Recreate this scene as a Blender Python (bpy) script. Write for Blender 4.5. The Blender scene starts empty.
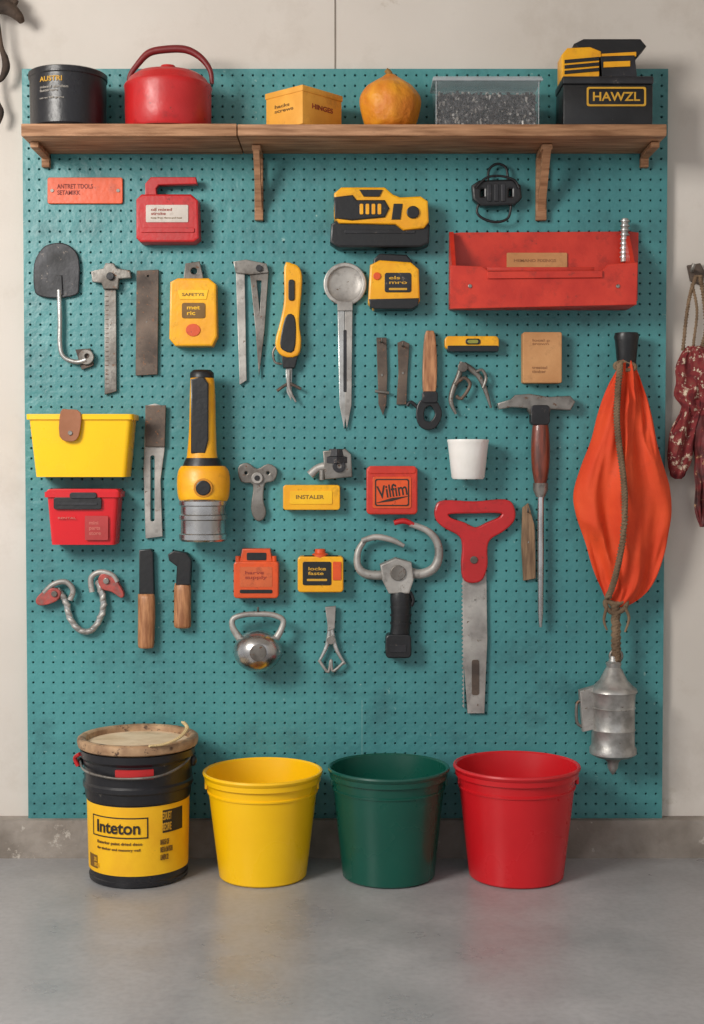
import bpy, bmesh, math, random
from mathutils import Matrix, Vector, noise
random.seed(7)
sc=bpy.context.scene
try:
    sc.view_settings.view_transform='Standard'
    sc.view_settings.look='None'
except Exception: pass
F=1370.0; CAMD=3.45; CZ=0.995; TH=math.radians(2.1); ct=math.cos(TH); st=math.sin(TH)
BD=0.024
S=0.0025
def W(u,v,d=BD):
    x=(u-352)/F; yv=-(v-512)/F
    dy=ct+yv*st; dz=yv*ct-st; t=(CAMD-d)/dy
    return Vector((t*x,-d,CZ+t*dz))
def V(z,d):
    X=CAMD-d; Z=z-CZ
    fwd=X*ct-Z*st; up=X*st+Z*ct
    return 512-F*up/fwd
# ---------------- materials
def C(r,g,b):
    f=lambda c:(c/255/12.92 if c/255<=0.04045 else ((c/255+0.055)/1.055)**2.4)
    return (f(r),f(g),f(b),1)
MC={}
def mat(name,rgb,rough=.5,metal=0,rgb2=None,vs=14,bump=.15,bs=90,wear=None,wamt=.62,ws=30,coat=0,trans=0,stretch=None,alpha=1,grime=None,gs=22,gamt=.55,rvar=.12):
    if name in MC: return MC[name]
    m=bpy.data.materials.new(name); m.use_nodes=True; MC[name]=m
    n=m.node_tree.nodes; l=m.node_tree.links; b=n['Principled BSDF']
    tc=n.new('ShaderNodeTexCoord'); src=tc.outputs['Object']
    if stretch:
        mp=n.new('ShaderNodeMapping'); mp.inputs['Scale'].default_value=stretch; l.new(src,mp.inputs[0]); src=mp.outputs[0]
    no=n.new('ShaderNodeTexNoise'); no.inputs['Scale'].default_value=vs; no.inputs['Detail'].default_value=5; l.new(src,no.inputs['Vector'])
    r=n.new('ShaderNodeValToRGB'); c1=C(*rgb); c2=C(*rgb2) if rgb2 else tuple(c*0.82 for c in c1[:3])+(1,)
    r.color_ramp.elements[0].position=.35; r.color_ramp.elements[1].position=.65
    r.color_ramp.elements[0].color=c2; r.color_ramp.elements[1].color=c1
    l.new(no.outputs['Fac'],r.inputs[0]); col=r.outputs[0]
    def over(col,c,sc_,amt,soft,mxf=1.0):
        n2=n.new('ShaderNodeTexNoise'); n2.inputs['Scale'].default_value=sc_; n2.inputs['Detail'].default_value=8; n2.inputs['Roughness'].default_value=.7; l.new(src,n2.inputs['Vector'])
        r2=n.new('ShaderNodeValToRGB'); r2.color_ramp.elements[0].position=amt; r2.color_ramp.elements[1].position=amt+soft
        r2.color_ramp.elements[1].color=(mxf,mxf,mxf,1)
        l.new(n2.outputs['Fac'],r2.inputs[0])
        mx=n.new('ShaderNodeMix'); mx.data_type='RGBA'; l.new(r2.outputs[0],mx.inputs[0]); l.new(col,mx.inputs[6]); mx.inputs[7].default_value=C(*c); return mx.outputs[2]
    if grime: col=over(col,grime,gs,gamt,.18,.6)
    if wear: col=over(col,wear,ws,wamt,.05)
    l.new(col,b.inputs['Base Color'])
    mr=n.new('ShaderNodeMapRange'); mr.inputs['From Min'].default_value=.3; mr.inputs['From Max'].default_value=.7; mr.inputs['To Min'].default_value=min(1,rough+rvar); mr.inputs['To Max'].default_value=max(.05,rough-rvar*.6)
    l.new(no.outputs['Fac'],mr.inputs[0]); l.new(mr.outputs[0],b.inputs['Roughness'])
    b.inputs['Metallic'].default_value=metal
    b.inputs['Coat Weight'].default_value=coat; b.inputs['Transmission Weight'].default_value=trans
    b.inputs['Alpha'].default_value=alpha
    if bump:
        nb=n.new('ShaderNodeTexNoise'); nb.inputs['Scale'].default_value=bs; nb.inputs['Detail'].default_value=4; l.new(src,nb.inputs['Vector'])
        bp=n.new('ShaderNodeBump'); bp.inputs['Strength'].default_value=bump; bp.inputs['Distance'].default_value=.004
        l.new(nb.outputs['Fac'],bp.inputs['Height']); l.new(bp.outputs[0],b.inputs['Normal'])
    return m
Y=mat('yellow_plastic',(240,176,20),.34,rgb2=(226,154,16),wear=(96,66,24),wamt=.65,ws=50,grime=(140,92,20),gamt=.56)
YB=mat('yellow_bucket_plastic',(250,198,14),.28,rgb2=(244,188,8),vs=5,bump=.04)
GB=mat('green_bucket_plastic',(12,80,66),.24,vs=5,bump=.04)
RB=mat('red_bucket_plastic',(208,30,38),.26,rgb2=(196,24,32),vs=5,bump=.04)
R=mat('red_paint',(190,34,36),.34,wear=(100,40,32),wamt=.64,ws=50,grime=(116,24,24),gamt=.54)
RT=mat('red_orange_crate',(206,56,36),.42,rgb2=(186,42,28),wear=(110,48,38),wamt=.65,ws=45,grime=(130,34,24),gamt=.53)
O=mat('orange_plastic',(222,84,32),.38,wear=(110,46,25),wamt=.64,ws=50,grime=(150,50,24))
K=mat('black_plastic',(28,28,30),.38,rgb2=(18,18,20),wear=(92,86,78),wamt=.65,ws=50)
K2=mat('charcoal_metal',(50,50,54),.44,.3,rgb2=(32,32,34),wear=(116,106,98),wamt=.62,ws=50)
CH=mat('polished_steel',(206,206,206),.22,.95,rgb2=(166,164,162),wear=(90,78,66),wamt=.68,ws=60,rvar=.08,bump=.08)
SV=mat('brushed_steel',(204,204,202),.3,.65,rgb2=(156,154,150),wear=(98,80,64),wamt=.65,ws=55,grime=(100,94,88),gs=30,gamt=.52)
SD=mat('tarnished_steel',(146,142,136),.4,.55,rgb2=(94,88,82),wear=(100,68,46),wamt=.6,ws=60,grime=(62,56,52),gs=45,gamt=.52)
RU=mat('rusty_iron',(112,96,84),.6,.3,rgb2=(74,64,58),wear=(138,92,60),wamt=.6,ws=80,grime=(52,46,44),gs=60,gamt=.52)
ST=mat('matte_steel',(184,180,174),.44,.35,rgb2=(136,132,128),wear=(100,80,62),wamt=.63,ws=60,grime=(88,82,78),gs=36,gamt=.53)
WD=mat('shelf_wood',(178,132,96),.6,rgb2=(130,90,60),vs=9,bump=.35,stretch=(1,6,12),wear=(88,58,40),wamt=.65)
WH=mat('handle_wood',(188,134,92),.45,rgb2=(138,88,54),vs=20,stretch=(6,6,1))
WDK=mat('dark_handle_wood',(130,58,36),.35,rgb2=(84,38,24),vs=20,stretch=(6,6,1),coat=.4)
WL=mat('worn_paper_lid',(228,206,176),.7,rgb2=(202,176,142),vs=12,grime=(150,126,98),gs=14)
CB=mat('cardboard',(200,148,98),.75,rgb2=(180,128,82),vs=10,grime=(130,90,56))
WHT=mat('white_enamel',(240,236,232),.35,rgb2=(230,226,220))
LAB=mat('label_paper',(208,198,188),.6,grime=(140,120,108),gs=60)
LY=mat('label_yellow',(242,188,20),.5,rgb2=(232,172,16),wear=(120,88,30),wamt=.66,ws=40)
INK=mat('black_ink',(44,34,26),.6,bump=0)
INR=mat('red_ink',(150,52,34),.6,bump=0)
INY=mat('yellow_ink',(206,156,44),.6,bump=0)
INW=mat('white_ink',(150,144,136),.6,bump=0)
BRI=mat('brown_ink',(120,86,34),.6,bump=0)
LE=mat('leather',(156,98,64),.6)
LEI=mat('faded_stamp_ink',(160,112,74),.7,bump=0)
RO=mat('rope_fiber',(140,116,90),.85,rgb2=(96,76,58),bs=300,bump=.5)
FB=mat('orange_fabric',(228,78,30),.72,rgb2=(212,62,24),vs=8,bs=420,bump=.2,grime=(184,56,26),gs=12)
GO=mat('gourd_skin',(226,154,36),.5,rgb2=(200,114,24),bump=.9,bs=60,grime=(150,84,24))
CL=mat('clear_plastic',(225,230,234),.1,bump=.05,alpha=.10,rvar=.02)
SCW=mat('screw_heap_metal',(70,66,66),.4,.3,rgb2=(24,24,26),vs=90,wear=(150,146,142),ws=110,wamt=.58,bump=1,bs=150)
CLB=mat('paint_can_black',(32,32,36),.32,rgb2=(22,22,26),vs=6,wear=(100,94,86),ws=34,wamt=.66)
PAT=mat('patterned_cloth',(150,34,40),.8,rgb2=(92,28,32),vs=50,wear=(206,188,164),ws=60,wamt=.55,grime=(48,66,48),gs=50,gamt=.48)
POD=mat('dried_pod',(120,36,38),.6,rgb2=(60,28,26),vs=40,wear=(190,150,110),ws=60,wamt=.6)
# ---------------- builders
col=sc.collection
def link(o): col.objects.link(o); return o
class Item:
    def __init__(s,name,u=None,v=None,d=BD,loc=None,mount=None):
        s.loc=Vector(loc) if loc is not None else W(u,v,d)
        s.e=bpy.data.objects.new(name,None); s.e.empty_display_size=.03; s.e.location=s.loc; link(s.e)
        if mount is not None:
            mu,mv=(u,v) if mount is True else mount
            tube(s,'mount_pin',[(mu,mv,BD+.0002),(mu,mv,BD+.012)],1.2,SD,n=1,res=1)
    def add(s,me,name,m,ang=35,smooth=True):
        me.transform(Matrix.Translation(-s.loc))
        me.materials.clear(); me.materials.append(m)
        if smooth:
            for p in me.polygons: p.use_smooth=True
            me.set_sharp_from_angle(angle=math.radians(ang))
        me.name=name
        o=bpy.data.objects.new(name,me); link(o); o.parent=s.e
        return o
def smoothpts(p,n=6,closed=True):
    out=[];N=len(p);L=len(p[0])
    rng=range(N) if closed else range(N-1)
    for i in rng:
        if closed: a,b,c,d=p[(i-1)%N],p[i],p[(i+1)%N],p[(i+2)%N]
        else: a,b,c,d=p[max(i-1,0)],p[i],p[i+1],p[min(i+2,N-1)]
        for k in range(n):
            t=k/n
            out.append(tuple(.5*((2*b[j])+(-a[j]+c[j])*t+(2*a[j]-5*b[j]+4*c[j]-d[j])*t*t+(-a[j]+3*b[j]-3*c[j]+d[j])*t**3) for j in range(L)))
    if not closed: out.append(tuple(p[-1]))
    return out
def tomesh(cu):
    o=bpy.data.objects.new('tmp',cu); link(o); bpy.context.view_layer.update()
    dg=bpy.context.evaluated_depsgraph_get()
    me=bpy.data.meshes.new_from_object(o.evaluated_get(dg))
    bpy.data.objects.remove(o); return me
def circ(u,v,r,n=28,rv=None):
    rv=rv or r
    return [(u+r*math.cos(2*math.pi*i/n),v+rv*math.sin(2*math.pi*i/n)) for i in range(n)]
def rrect(u0,v0,u1,v1,r=3,n=4):
    r=min(r,abs(u1-u0)/2-.1,abs(v1-v0)/2-.1)
    out=[]
    for cx,cy,a in((u1-r,v0+r,-90),(u1-r,v1-r,0),(u0+r,v1-r,90),(u0+r,v0+r,180)):
        for k in range(n+1):
            t=math.radians(a+90*k/n); out.append((cx+r*math.cos(t),cy+r*math.sin(t)))
    return out
def plate(it,name,pts,d0,d1,m,bev=.8,holes=(),smooth=0):
    cu=bpy.data.curves.new('c','CURVE'); cu.dimensions='2D'; cu.fill_mode='BOTH'
    b=bev*S; b=min(b,(d1-d0)/2*.9)
    cu.bevel_depth=b; cu.bevel_resolution=1; cu.extrude=max((d1-d0)/2-b,.0001)
    for k,pp in enumerate([pts]+list(holes)):
        if smooth: pp=smoothpts(pp,smooth)
        sp=cu.splines.new('POLY'); sp.points.add(len(pp)-1); sp.use_cyclic_u=True
        for i,q in enumerate(pp):
            w=W(q[0],q[1],d1); sp.points[i].co=(w.x,w.z,0,1)
    me=tomesh(cu); dm=(d0+d1)/2
    for v in me.vertices: x,y,z=v.co; v.co=(x,-dm-z,y)
    return it.add(me,name,m)
def rbox(it,name,u0,v0,u1,v1,d0,d1,m,r=3,bev=1.2):
    return plate(it,name,rrect(u0,v0,u1,v1,r),d0,d1,m,bev)
def box(it,name,mn,mx,m,bev=.002,rot=0,piv=None,seg=2):
    bm=bmesh.new(); bmesh.ops.create_cube(bm,size=1)
    c=(Vector(mn)+Vector(mx))/2; s=Vector(mx)-Vector(mn)
    for v in bm.verts: v.co=Vector((v.co.x*s.x,v.co.y*s.y,v.co.z*s.z))
    if bev: bmesh.ops.bevel(bm,geom=bm.edges[:],offset=bev,segments=seg,affect='EDGES',profile=.5)
    bm.transform(Matrix.Translation(c)@Matrix.Rotation(rot,4,'Z'))
    me=bpy.data.meshes.new('b'); bm.to_mesh(me); bm.free()
    return it.add(me,name,m)
def tube(it,name,pts,r,m,n=6,closed=False,dd=None,res=3,raw=False):
    rs=r if isinstance(r,(list,tuple)) else [r]*len(pts)
    q=[(p[0],p[1],p[2] if len(p)>2 else dd,rs[i]) for i,p in enumerate(pts)]
    if n>1: q=smoothpts(q,n,closed)
    cu=bpy.data.curves.new('t','CURVE'); cu.dimensions='3D'; cu.bevel_depth=1; cu.bevel_resolution=res; cu.use_fill_caps=True
    sp=cu.splines.new('POLY'); sp.points.add(len(q)-1); sp.use_cyclic_u=closed
    for i,p in enumerate(q):
        w=W(p[0],p[1],p[2]); sp.points[i].co=(*w,1); sp.points[i].radius=p[3]*S
    return it.add(tomesh(cu),name,m,50)
def lathe(it,name,u,d,prof,m,n=48,sy=1.0,a0=0,a1=360,ang=40,metres=False,uv2=None):
    c=W(u,V(CZ,d),d); P=[]
    for a,r in prof:
        if metres: P.append((a,r))
        else: P.append((W(u,a,d).z,r*(CAMD-d)/F))
    full=(a1-a0)>=360; cnt=n if full else n+1
    vs=[];fs=[]
    for z,r in P:
        for i in range(cnt):
            t=math.radians(a0+(a1-a0)*i/n)
            vs.append((c.x+r*math.sin(t),-d-sy*r*math.cos(t),z))
    for j in range(len(P)-1):
        for i in range(n):
            k=(i+1)%cnt
            fs.append((j*cnt+i,j*cnt+k,(j+1)*cnt+k,(j+1)*cnt+i))
    me=bpy.data.meshes.new('l'); me.from_pydata(vs,[],fs)
    bm=bmesh.new(); bm.from_mesh(me); bmesh.ops.remove_doubles(bm,verts=bm.verts,dist=1e-5)
    if full: bmesh.ops.recalc_face_normals(bm,faces=bm.faces)
    bm.to_mesh(me); bm.free()
    return it.add(me,name,m,ang)
def loft(it,name,secs,d,m,n=40,folds=0,amp=0,sub=5,seed=0,power=1.0,cap=True,crease=0,edge=0):
    q=smoothpts(secs,sub,False) if sub>1 else secs
    vs=[];fs=[]; N=len(q)
    for j,(v,a,b,h) in enumerate(q):
        uc=(a+b)/2; ru=abs(b-a)/2
        for i in range(n):
            t=2*math.pi*i/n
            k=1+amp*(math.sin(folds*t+seed+.10*j)+.5*math.sin((folds*2+1)*t+seed*2-.13*j))
            cx=math.copysign(abs(math.sin(t))**power,math.sin(t)); cy=math.copysign(abs(math.cos(t))**power,math.cos(t))
            ku=k; dy=0
            if crease:
                X=math.sin(t); s=j/(N-1)
                p=Vector((X*1.5+.5*s,s*2.8,seed))
                a1_=noise.noise(p)*1.6
                p2=Vector((X*2.2-s*2.6,s*3.6+X*.9,seed+7)); r2=(1-abs(noise.noise(p2))*3.0)
                p3=Vector((X*3.4+s*.8,s*2.4,seed+3)); r3=(1-abs(noise.noise(p3))*2.6)*(1.2-1.0*s)
                p4=Vector((X*6+s*2,s*9,seed+13)); a4=noise.noise(p4)
                dy=crease*(a1_*.65+r2*.30+r3*.15+a4*.16-.18)*min(1,5*s+.15,5*(1-s)+.1)
                ku=k*(1+edge*noise.noise(Vector((s*6,X*.6,seed+20))))
            w=W(uc+ru*cx*ku,v,d)
            vs.append((w.x,-d-h*cy*k-dy*(1 if cy>0 else 0)*min(1,abs(cy)*2),w.z))
    for j in range(N-1):
        for i in range(n):
            k=(i+1)%n; fs.append((j*n+i,j*n+k,(j+1)*n+k,(j+1)*n+i))
    if cap: fs.append(tuple(range(n))); fs.append(tuple((N-1)*n+i for i in range(n)))
    me=bpy.data.meshes.new('f'); me.from_pydata(vs,[],fs)
    bm=bmesh.new(); bm.from_mesh(me); bmesh.ops.recalc_face_normals(bm,faces=bm.faces); bm.to_mesh(me); bm.free()
    return it.add(me,name,m,60)
def ball(it,name,u,v,d,ru,rv,rd,m,n=28):
    secs=[]
    for i in range(15):
        t=math.pi*i/14; s=max(math.sin(t),.02)
        secs.append((v-rv*math.cos(t),u-ru*s,u+ru*s,rd*s))
    return loft(it,name,secs,d,m,n=n,sub=1)
def text(it,name,s,u0,v0,u1,v1,d,m,cyl=None,rot=0,th=.0006,M=None):
    cu=bpy.data.curves.new('x','FONT'); cu.body=s; cu.size=1; cu.extrude=.01; cu.offset=.018
    me=tomesh(cu)
    xs=[v.co.x for v in me.vertices]; ys=[v.co.y for v in me.vertices]
    if not xs: return
    x0,x1,y0,y1=min(xs),max(xs),min(ys),max(ys)
    a=W(u0,v0,d); b=W(u1,v1,d); cx=(a.x+b.x)/2; cz=(a.z+b.z)/2
    cr,sr=math.cos(rot),math.sin(rot)
    for v in me.vertices:
        X=((v.co.x-x0)/(x1-x0)-.5)*(b.x-a.x); Z=((v.co.y-y0)/(y1-y0)-.5)*(a.z-b.z); T=v.co.z/.01*th
        if M: v.co=M@Vector((X,-T,Z)); continue
        X,Z=X*cr-Z*sr+cx,X*sr+Z*cr+cz
        if cyl:
            uc,dc,Rr=cyl; xc=W(uc,500,dc).x; t=(X-xc)/Rr; v.co=(xc+(Rr+T)*math.sin(t),-dc-(Rr+T)*math.cos(t),Z)
        else: v.co=(X,-d-T,Z)
    return it.add(me,name,m,smooth=False)
def peg(it,u,v,L=.03):
    tube(it,'peg_hook',[(u,v,BD+.0002),(u,v,BD+L*.6),(u,v-.5,BD+L),(u,v-4,BD+L)],.9,SD,n=3,res=2)
B=BD
# ================= shelf
shf=.215
sh=Item('wall_shelf',345,130,.1)
zt=W(345,123.5,shf).z; zb=W(345,136,shf).z
xl=W(21,130,shf).x; xm=W(237,130,shf).x; xr=W(667,130,shf).x
box(sh,'plank_a',(xl,-shf,zb),(xm-.001,-B-.001,zt),WD,.002)
box(sh,'plank_b',(xm+.001,-shf+.002,zb+.001),(xr,-B-.001,zt-.001),WD,.002)
def bracket(nm,u,dd=.15,h=.175,w=.024):
    x=W(u,150,.1).x
    box(sh,nm+'_upright',(x-w/2,-B-.018,zb-h),(x+w/2,-B-.001,zb-.001),WD,.002)
    box(sh,nm+'_arm',(x-w/2,-dd,zb-.014),(x+w/2,-B-.001,zb-.0005),WD,.002)
    me=bpy.data.meshes.new('g')
    p=[(-B-.016,zb-h+.02),(-B-.016,zb-h+.05),(-dd+.03,zb-.012),(-dd,zb-.012)]
    vs=[(x-w*.35,a,b) for a,b in p]+[(x+w*.35,a,b) for a,b in p]
    me.from_pydata(vs,[],[(0,1,2,3),(7,6,5,4),(0,4,5,1),(1,5,6,2),(2,6,7,3),(3,7,4,0)])
    sh.add(me,nm+'_brace',WD,smooth=False)
bracket('bracket_a',257,h=.165,dd=.13,w=.021); bracket('bracket_b',545,h=.165,dd=.14,w=.026)
bracket('bracket_c',40,h=.035,dd=.16,w=.02); bracket('bracket_d',650,h=.035,dd=.16,w=.02)
SB=lambda d:V(zt,d)-.3
# black tin
d=.128
o=Item('black_tin_can',71,95,d); b=SB(d)
lathe(o,'body',71,d,[(b,0),(b,35),(b-2,37),(84,37.5),(82,37.5),(81,38.5),(76,38.5),(75,37),(77,36),(78,0)],CLB)
cr=37.8*(CAMD-d)/F
text(o,'lettering','AUSTRI',46,86,70,91,d,INY,cyl=(71,d,cr))
text(o,'small_print','mixed garden\nfasteners',46,95,76,101,d,INW,cyl=(71,d,cr))
text(o,'small_print_b','net wt 900 grams',46,106,72,108.5,d,INW,cyl=(71,d,cr))
# red kettle
d=.13
o=Item('red_kettle',170,95,d)
lathe(o,'body',170,d,[(b,0),(b,40.5),(b-2,42),(112,42.5),(93,42.5),(88,43.5),(86,42.5),(84,40),(80,38),(75,31),(72,20),(71,9),(69,8),(66,7),(65,0)],R,sy=.95)
tube(o,'handle',[(129,88),(130,76),(138,64),(149,53),(165,49.5),(185,49.5),(200,57),(210,70),(212,84)],[2,2.4,2.8,3.4,3.6,3.6,3.2,2.6,2],mat('dark_red_handle',(120,30,32),.4),dd=d)
# box
def rotbox(it,nm,u,d,wx,wy,v0,v1,rot,m,bev=.002):
    c=W(u,v1,d); z1=W(u,v0,d).z
    return box(it,nm,(c.x-wx/2,-d-wy/2,c.z),(c.x+wx/2,-d+wy/2,z1),m,bev,rot=rot)
o=Item('small_cardboard_box',304,105,.12)
ybx=mat('yellow_carton',(232,168,66),.6,rgb2=(216,150,54),grime=(160,104,44))
rot=math.radians(-42)
rotbox(o,'carton',304,.12,.122,.136,98,SB(.12),rot,ybx)
rotbox(o,'lid',304,.12,.126,.140,95,101,rot,ybx)
cc=W(304,113,.12)
M1=Matrix.Translation(cc)@Matrix.Rotation(rot,4,'Z')@Matrix.Translation((0,-.0684,0))
text(o,'label_text','hacks\nscrews',0,0,26,8,.12,BRI,M=M1)
M2=Matrix.Translation(cc)@Matrix.Rotation(rot+math.pi/2,4,'Z')@Matrix.Translation((0,-.0614,0))
text(o,'side_text','HINGES',0,0,30,5,.12,INR,M=M2)
# gourd
o=Item('orange_gourd',390,98,.12); b=SB(.12)
loft(o,'fruit',[(b,375,405,.035),(b-5,366,414,.06),(113,361,419,.073),(99,360,420,.073),(88,366,413,.058),(82,374,405,.035),(78,381,399,.02),(75,385,395,.012)],.12,GO,n=60,folds=9,amp=.018,sub=4)
tube(o,'stem',[(390,78),(389,73),(386,70)],[4,3,2.4],mat('gourd_stem',(150,110,50),.7),dd=.12)
# clear bin
o=Item('clear_storage_bin',487,100,.11); b=SB(.11)
a=W(434,b,.17); c=W(541,80,.17)
def shell(it,nm,x0,x1,y0,y1,z0,z1,t,m,taper=.0,bev=.0):
    bm=bmesh.new()
    def ring(dx,z,k): return [bm.verts.new(p) for p in ((x0+dx+k,y0+dx+k,z),(x1-dx-k,y0+dx+k,z),(x1-dx-k,y1-dx-k,z),(x0+dx+k,y1-dx-k,z))]
    r=[ring(0,z0,taper),ring(0,z1,0)]
    for i in range(1):
        for k in range(4): bm.faces.new((r[i][k],r[i][(k+1)%4],r[i+1][(k+1)%4],r[i+1][k]))
    bm.faces.new(r[0][::-1])
    me=bpy.data.meshes.new('s'); bm.to_mesh(me); bm.free(); return it.add(me,nm,m)
shell(o,'bin',a.x+.002,c.x-.002,-.17,-.05,zt+.001,c.z,.002,CL,taper=.006)
LIDM=mat('bin_lid',(190,196,200),.2,bump=.05,alpha=.55,rvar=.03)
box(o,'lid',(a.x-.003,-.175,c.z+.0005),(c.x+.003,-.045,c.z+.008),LIDM,.003)
box(o,'lid_rim',(a.x-.004,-.177,c.z-.003),(c.x+.004,-.172,c.z+.003),LIDM,.001)
for xx in(a.x+.004,c.x-.006): box(o,'corner_rib',(xx,-.171,zt+.004),(xx+.002,-.168,c.z),LIDM,.0005)
x0,x1=a.x+.010,c.x-.010
bms=[bmesh.new(),bmesh.new()]
for i in range(1000):
    x=random.uniform(x0,x1); y=-.155+abs(random.gauss(0,.018)); z=zt+.006+random.random()*.080
    if y>-.06: continue
    mt=Matrix.Translation((x,y,z))@Matrix.Rotation(random.random()*6,4,'X')@Matrix.Rotation(random.random()*6,4,'Z')
    bmesh.ops.create_cone(bms[1 if i%6==0 else 0],cap_ends=True,segments=6,radius1=.0036,radius2=.0022,depth=random.uniform(.008,.016),matrix=mt)
bmesh.ops.create_cube(bms[0],size=1,matrix=Matrix.Translation(((x0+x1)/2,-.107,zt+.044))@Matrix.Diagonal((x1-x0-.002,.09,.080,1)))
me=bpy.data.meshes.new('h'); bms[0].to_mesh(me); o.add(me,'screws',SCW,smooth=False)
me=bpy.data.meshes.new('h'); bms[1].to_mesh(me); o.add(me,'bright_screws',ST,smooth=False)
# case
o=Item('power_tool_case',607,95,.11); b=SB(.11)
a=W(563,b,.165); c=W(653,84,.165)
box(o,'case',(a.x,-.165,zt),(c.x,-.05,c.z),K,.004)
box(o,'case_lid',(a.x-.002,-.168,c.z),(c.x+.001,-.048,c.z+.018),K2,.003)
text(o,'label_text','HAWZL',593,92,640,101,.1655,INY)
plate(o,'label_frame',rrect(587,87,646,106,2),.1652,.167,INY,.2,holes=[rrect(588.5,88.5,644.5,104.5,2)])
plate(o,'tool_body',[(563,55),(568,49),(590,48),(600,52),(602,76),(563,78)],.08,.15,Y,1.2)
for i in range(3): plate(o,'tool_stripe',[(565,60+i*5.4),(599,57+i*5.4),(599,59.8+i*5.4),(565,62.8+i*5.4)],.149,.153,K,.3)
plate(o,'tool_upper',[(576,44),(584,40),(640,40),(645,46),(638,54),(600,56),(580,50)],.09,.145,K,1.2)
plate(o,'tool_mid',[(599,57),(634,56),(636,76),(599,77)],.085,.150,K2,1)
plate(o,'tool_line',[(602,54),(636,52),(636,56),(602,58)],.142,.149,Y,.3)
plate(o,'tool_panel',[(604,62),(630,61),(630,66),(604,67)],.149,.153,Y,.3)
# ================= hung items
o=Item('orange_sign',85,190)
rbox(o,'panel',48,178,122,203,B,B+.008,O,1.5,.6)
text(o,'lettering','ANTRET TDOLS\nSETAMIKK',57,184,93,195,B+.008,mat('dark_red_ink',(120,32,20),.6,bump=0))
for u in(52,118): plate(o,'screw',circ(u,190.5,1.6,12),B+.007,B+.010,SD,.2)
o=Item('red_jerry_can',167,210)
plate(o,'body',[(138,200),(142,196),(190,196),(196,201),(197,237),(193,240),(141,240),(138,237)],B,B+.055,R,2)
plate(o,'handle',[(146,199),(146,184),(151,178),(195,178),(196,183),(158,184),(155,188),(156,199)],B+.018,B+.04,R,1)
plate(o,'label',rrect(146,205,188,222,1),B+.055,B+.057,LAB,.2)
text(o,'label_text','oil mixed\nstroke',151,208,172,215,B+.057,INR)
text(o,'label_fine','keep from flame and heat',151,217,182,219,B+.057,BRI)
plate(o,'base_band',rrect(141,228,194,232,1),B+.054,B+.058,R,.4)
o=Item('cordless_power_tool',380,215)
plate(o,'base',[(333,225),(340,220),(425,221),(428,226),(427,242),(420,245),(338,245),(332,241)],B,B+.06,K,2)
plate(o,'body',[(336,194),(342,189),(384,189),(392,196),(400,199),(420,198),(426,202),(427,221),(423,226),(404,228),(396,222),(340,221),(336,216)],B,B+.07,Y,2)
plate(o,'grip',[(335,198),(352,196),(356,201),(384,201),(388,208),(384,216),(352,219),(336,217)],B+.06,B+.075,K,1.2)
for i in range(4): plate(o,'vent',rrect(360+i*6,204,363+i*6,214,.8),B+.074,B+.077,Y,.3)
plate(o,'dial',circ(413,212,5.5),B+.065,B+.076,K,.8)
plate(o,'top_cap',[(360,190),(382,190),(379,196),(364,196)],B+.069,B+.074,K,.4)
plate(o,'base_stripe',rrect(345,230,415,233,1),B+.059,B+.062,K2,.3)
plate(o,'side_notch',[(394,204),(402,204),(400,219),(392,219)],B+.069,B+.073,K,.4)
o=Item('black_wire_lamp_holder',497,192,mount=True)
plate(o,'body',[(474,186),(480,182),(512,181),(519,186),(520,197),(514,203),(482,204),(475,198)],B+.01,B+.04,K,2,holes=[rrect(479,187,486,198,2),rrect(507,187,514,198,2)])
tube(o,'top_wire',[(488,184),(489,170),(497,164),(506,168),(508,182)],1.3,K,dd=B+.02)
tube(o,'side_wire',[(480,200),(477,212),(484,219),(497,222),(508,218),(511,206)],1.3,K,dd=B+.03)
tube(o,'cross_wire',[(476,188),(486,178),(500,176),(514,180),(519,188)],1.2,K,dd=B+.045)
for i in range(3): plate(o,'rib',rrect(488+i*7,184,491+i*7,201,1),B+.039,B+.044,K2,.4)
# red crate
o=Item('open_tool_crate',544,270)
plate(o,'back_panel',[(453,234),(460,233),(630,232),(638,233),(637,300),(453,300)],B,B+.01,RT,.6)
dF=B+.12
plate(o,'front_panel',[(451,266),(482,267),(492,275),(600,274),(608,265),(637,263),(636,304),(451,308)],dF-.01,dF,RT,.7)
plate(o,'front_lip',[(488,272),(602,271),(602,277),(488,278)],dF-.006,dF+.006,RT,.5)
xa=W(452,280,dF).x; xb=W(636,280,dF).x
za=W(540,234,B).z; zc=W(540,266,dF).z; zd=W(540,305,dF).z
for nm,x in(('end_panel_a',xa),('end_panel_b',xb-.01)):
    me=bpy.data.meshes.new('e'); p=[(-B-.008,za),(-B-.03,za),(-dF+.006,zc),(-dF+.006,zd+.002),(-B-.008,zd+.002)]
    vs=[(x,q,z) for q,z in p]+[(x+.01,q,z) for q,z in p]
    me.from_pydata(vs,[],[(0,1,2,3,4),(9,8,7,6,5)]+[(i,(i+1)%5,(i+1)%5+5,i+5) for i in range(5)])
    o.add(me,nm,RT,smooth=False)
box(o,'bottom',(xa,-dF+.004,zd),(xb,-B-.005,zd+.01),RT,.001)
box(o,'inner_tray',(xa+.09,-B-.06,zc-.004),(xb-.09,-B-.008,zc+.006),RT,.001)
rbox(o,'label_card',507,253,567,270,B+.011,B+.014,CB,1,.3)
text(o,'label_text','HEMANO FIXINGS',514,259,556,262,B+.0142,LEI)
tube(o,'bolt',[(624,262,B+.04),(625,219,B+.03)],[3.4,3.4],ST,n=1)
for i in range(9): tube(o,'thread',[(624.2+.1*i,258-i*4.5,B+.039-.001*i),(624.3+.1*i,256.5-i*4.5,B+.039-.001*i)],4.6,SV,n=1)
for u in(470,618): plate(o,'rivet',circ(u,286,1.6,14),dF-.001,dF+.003,SD,.3)
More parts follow.
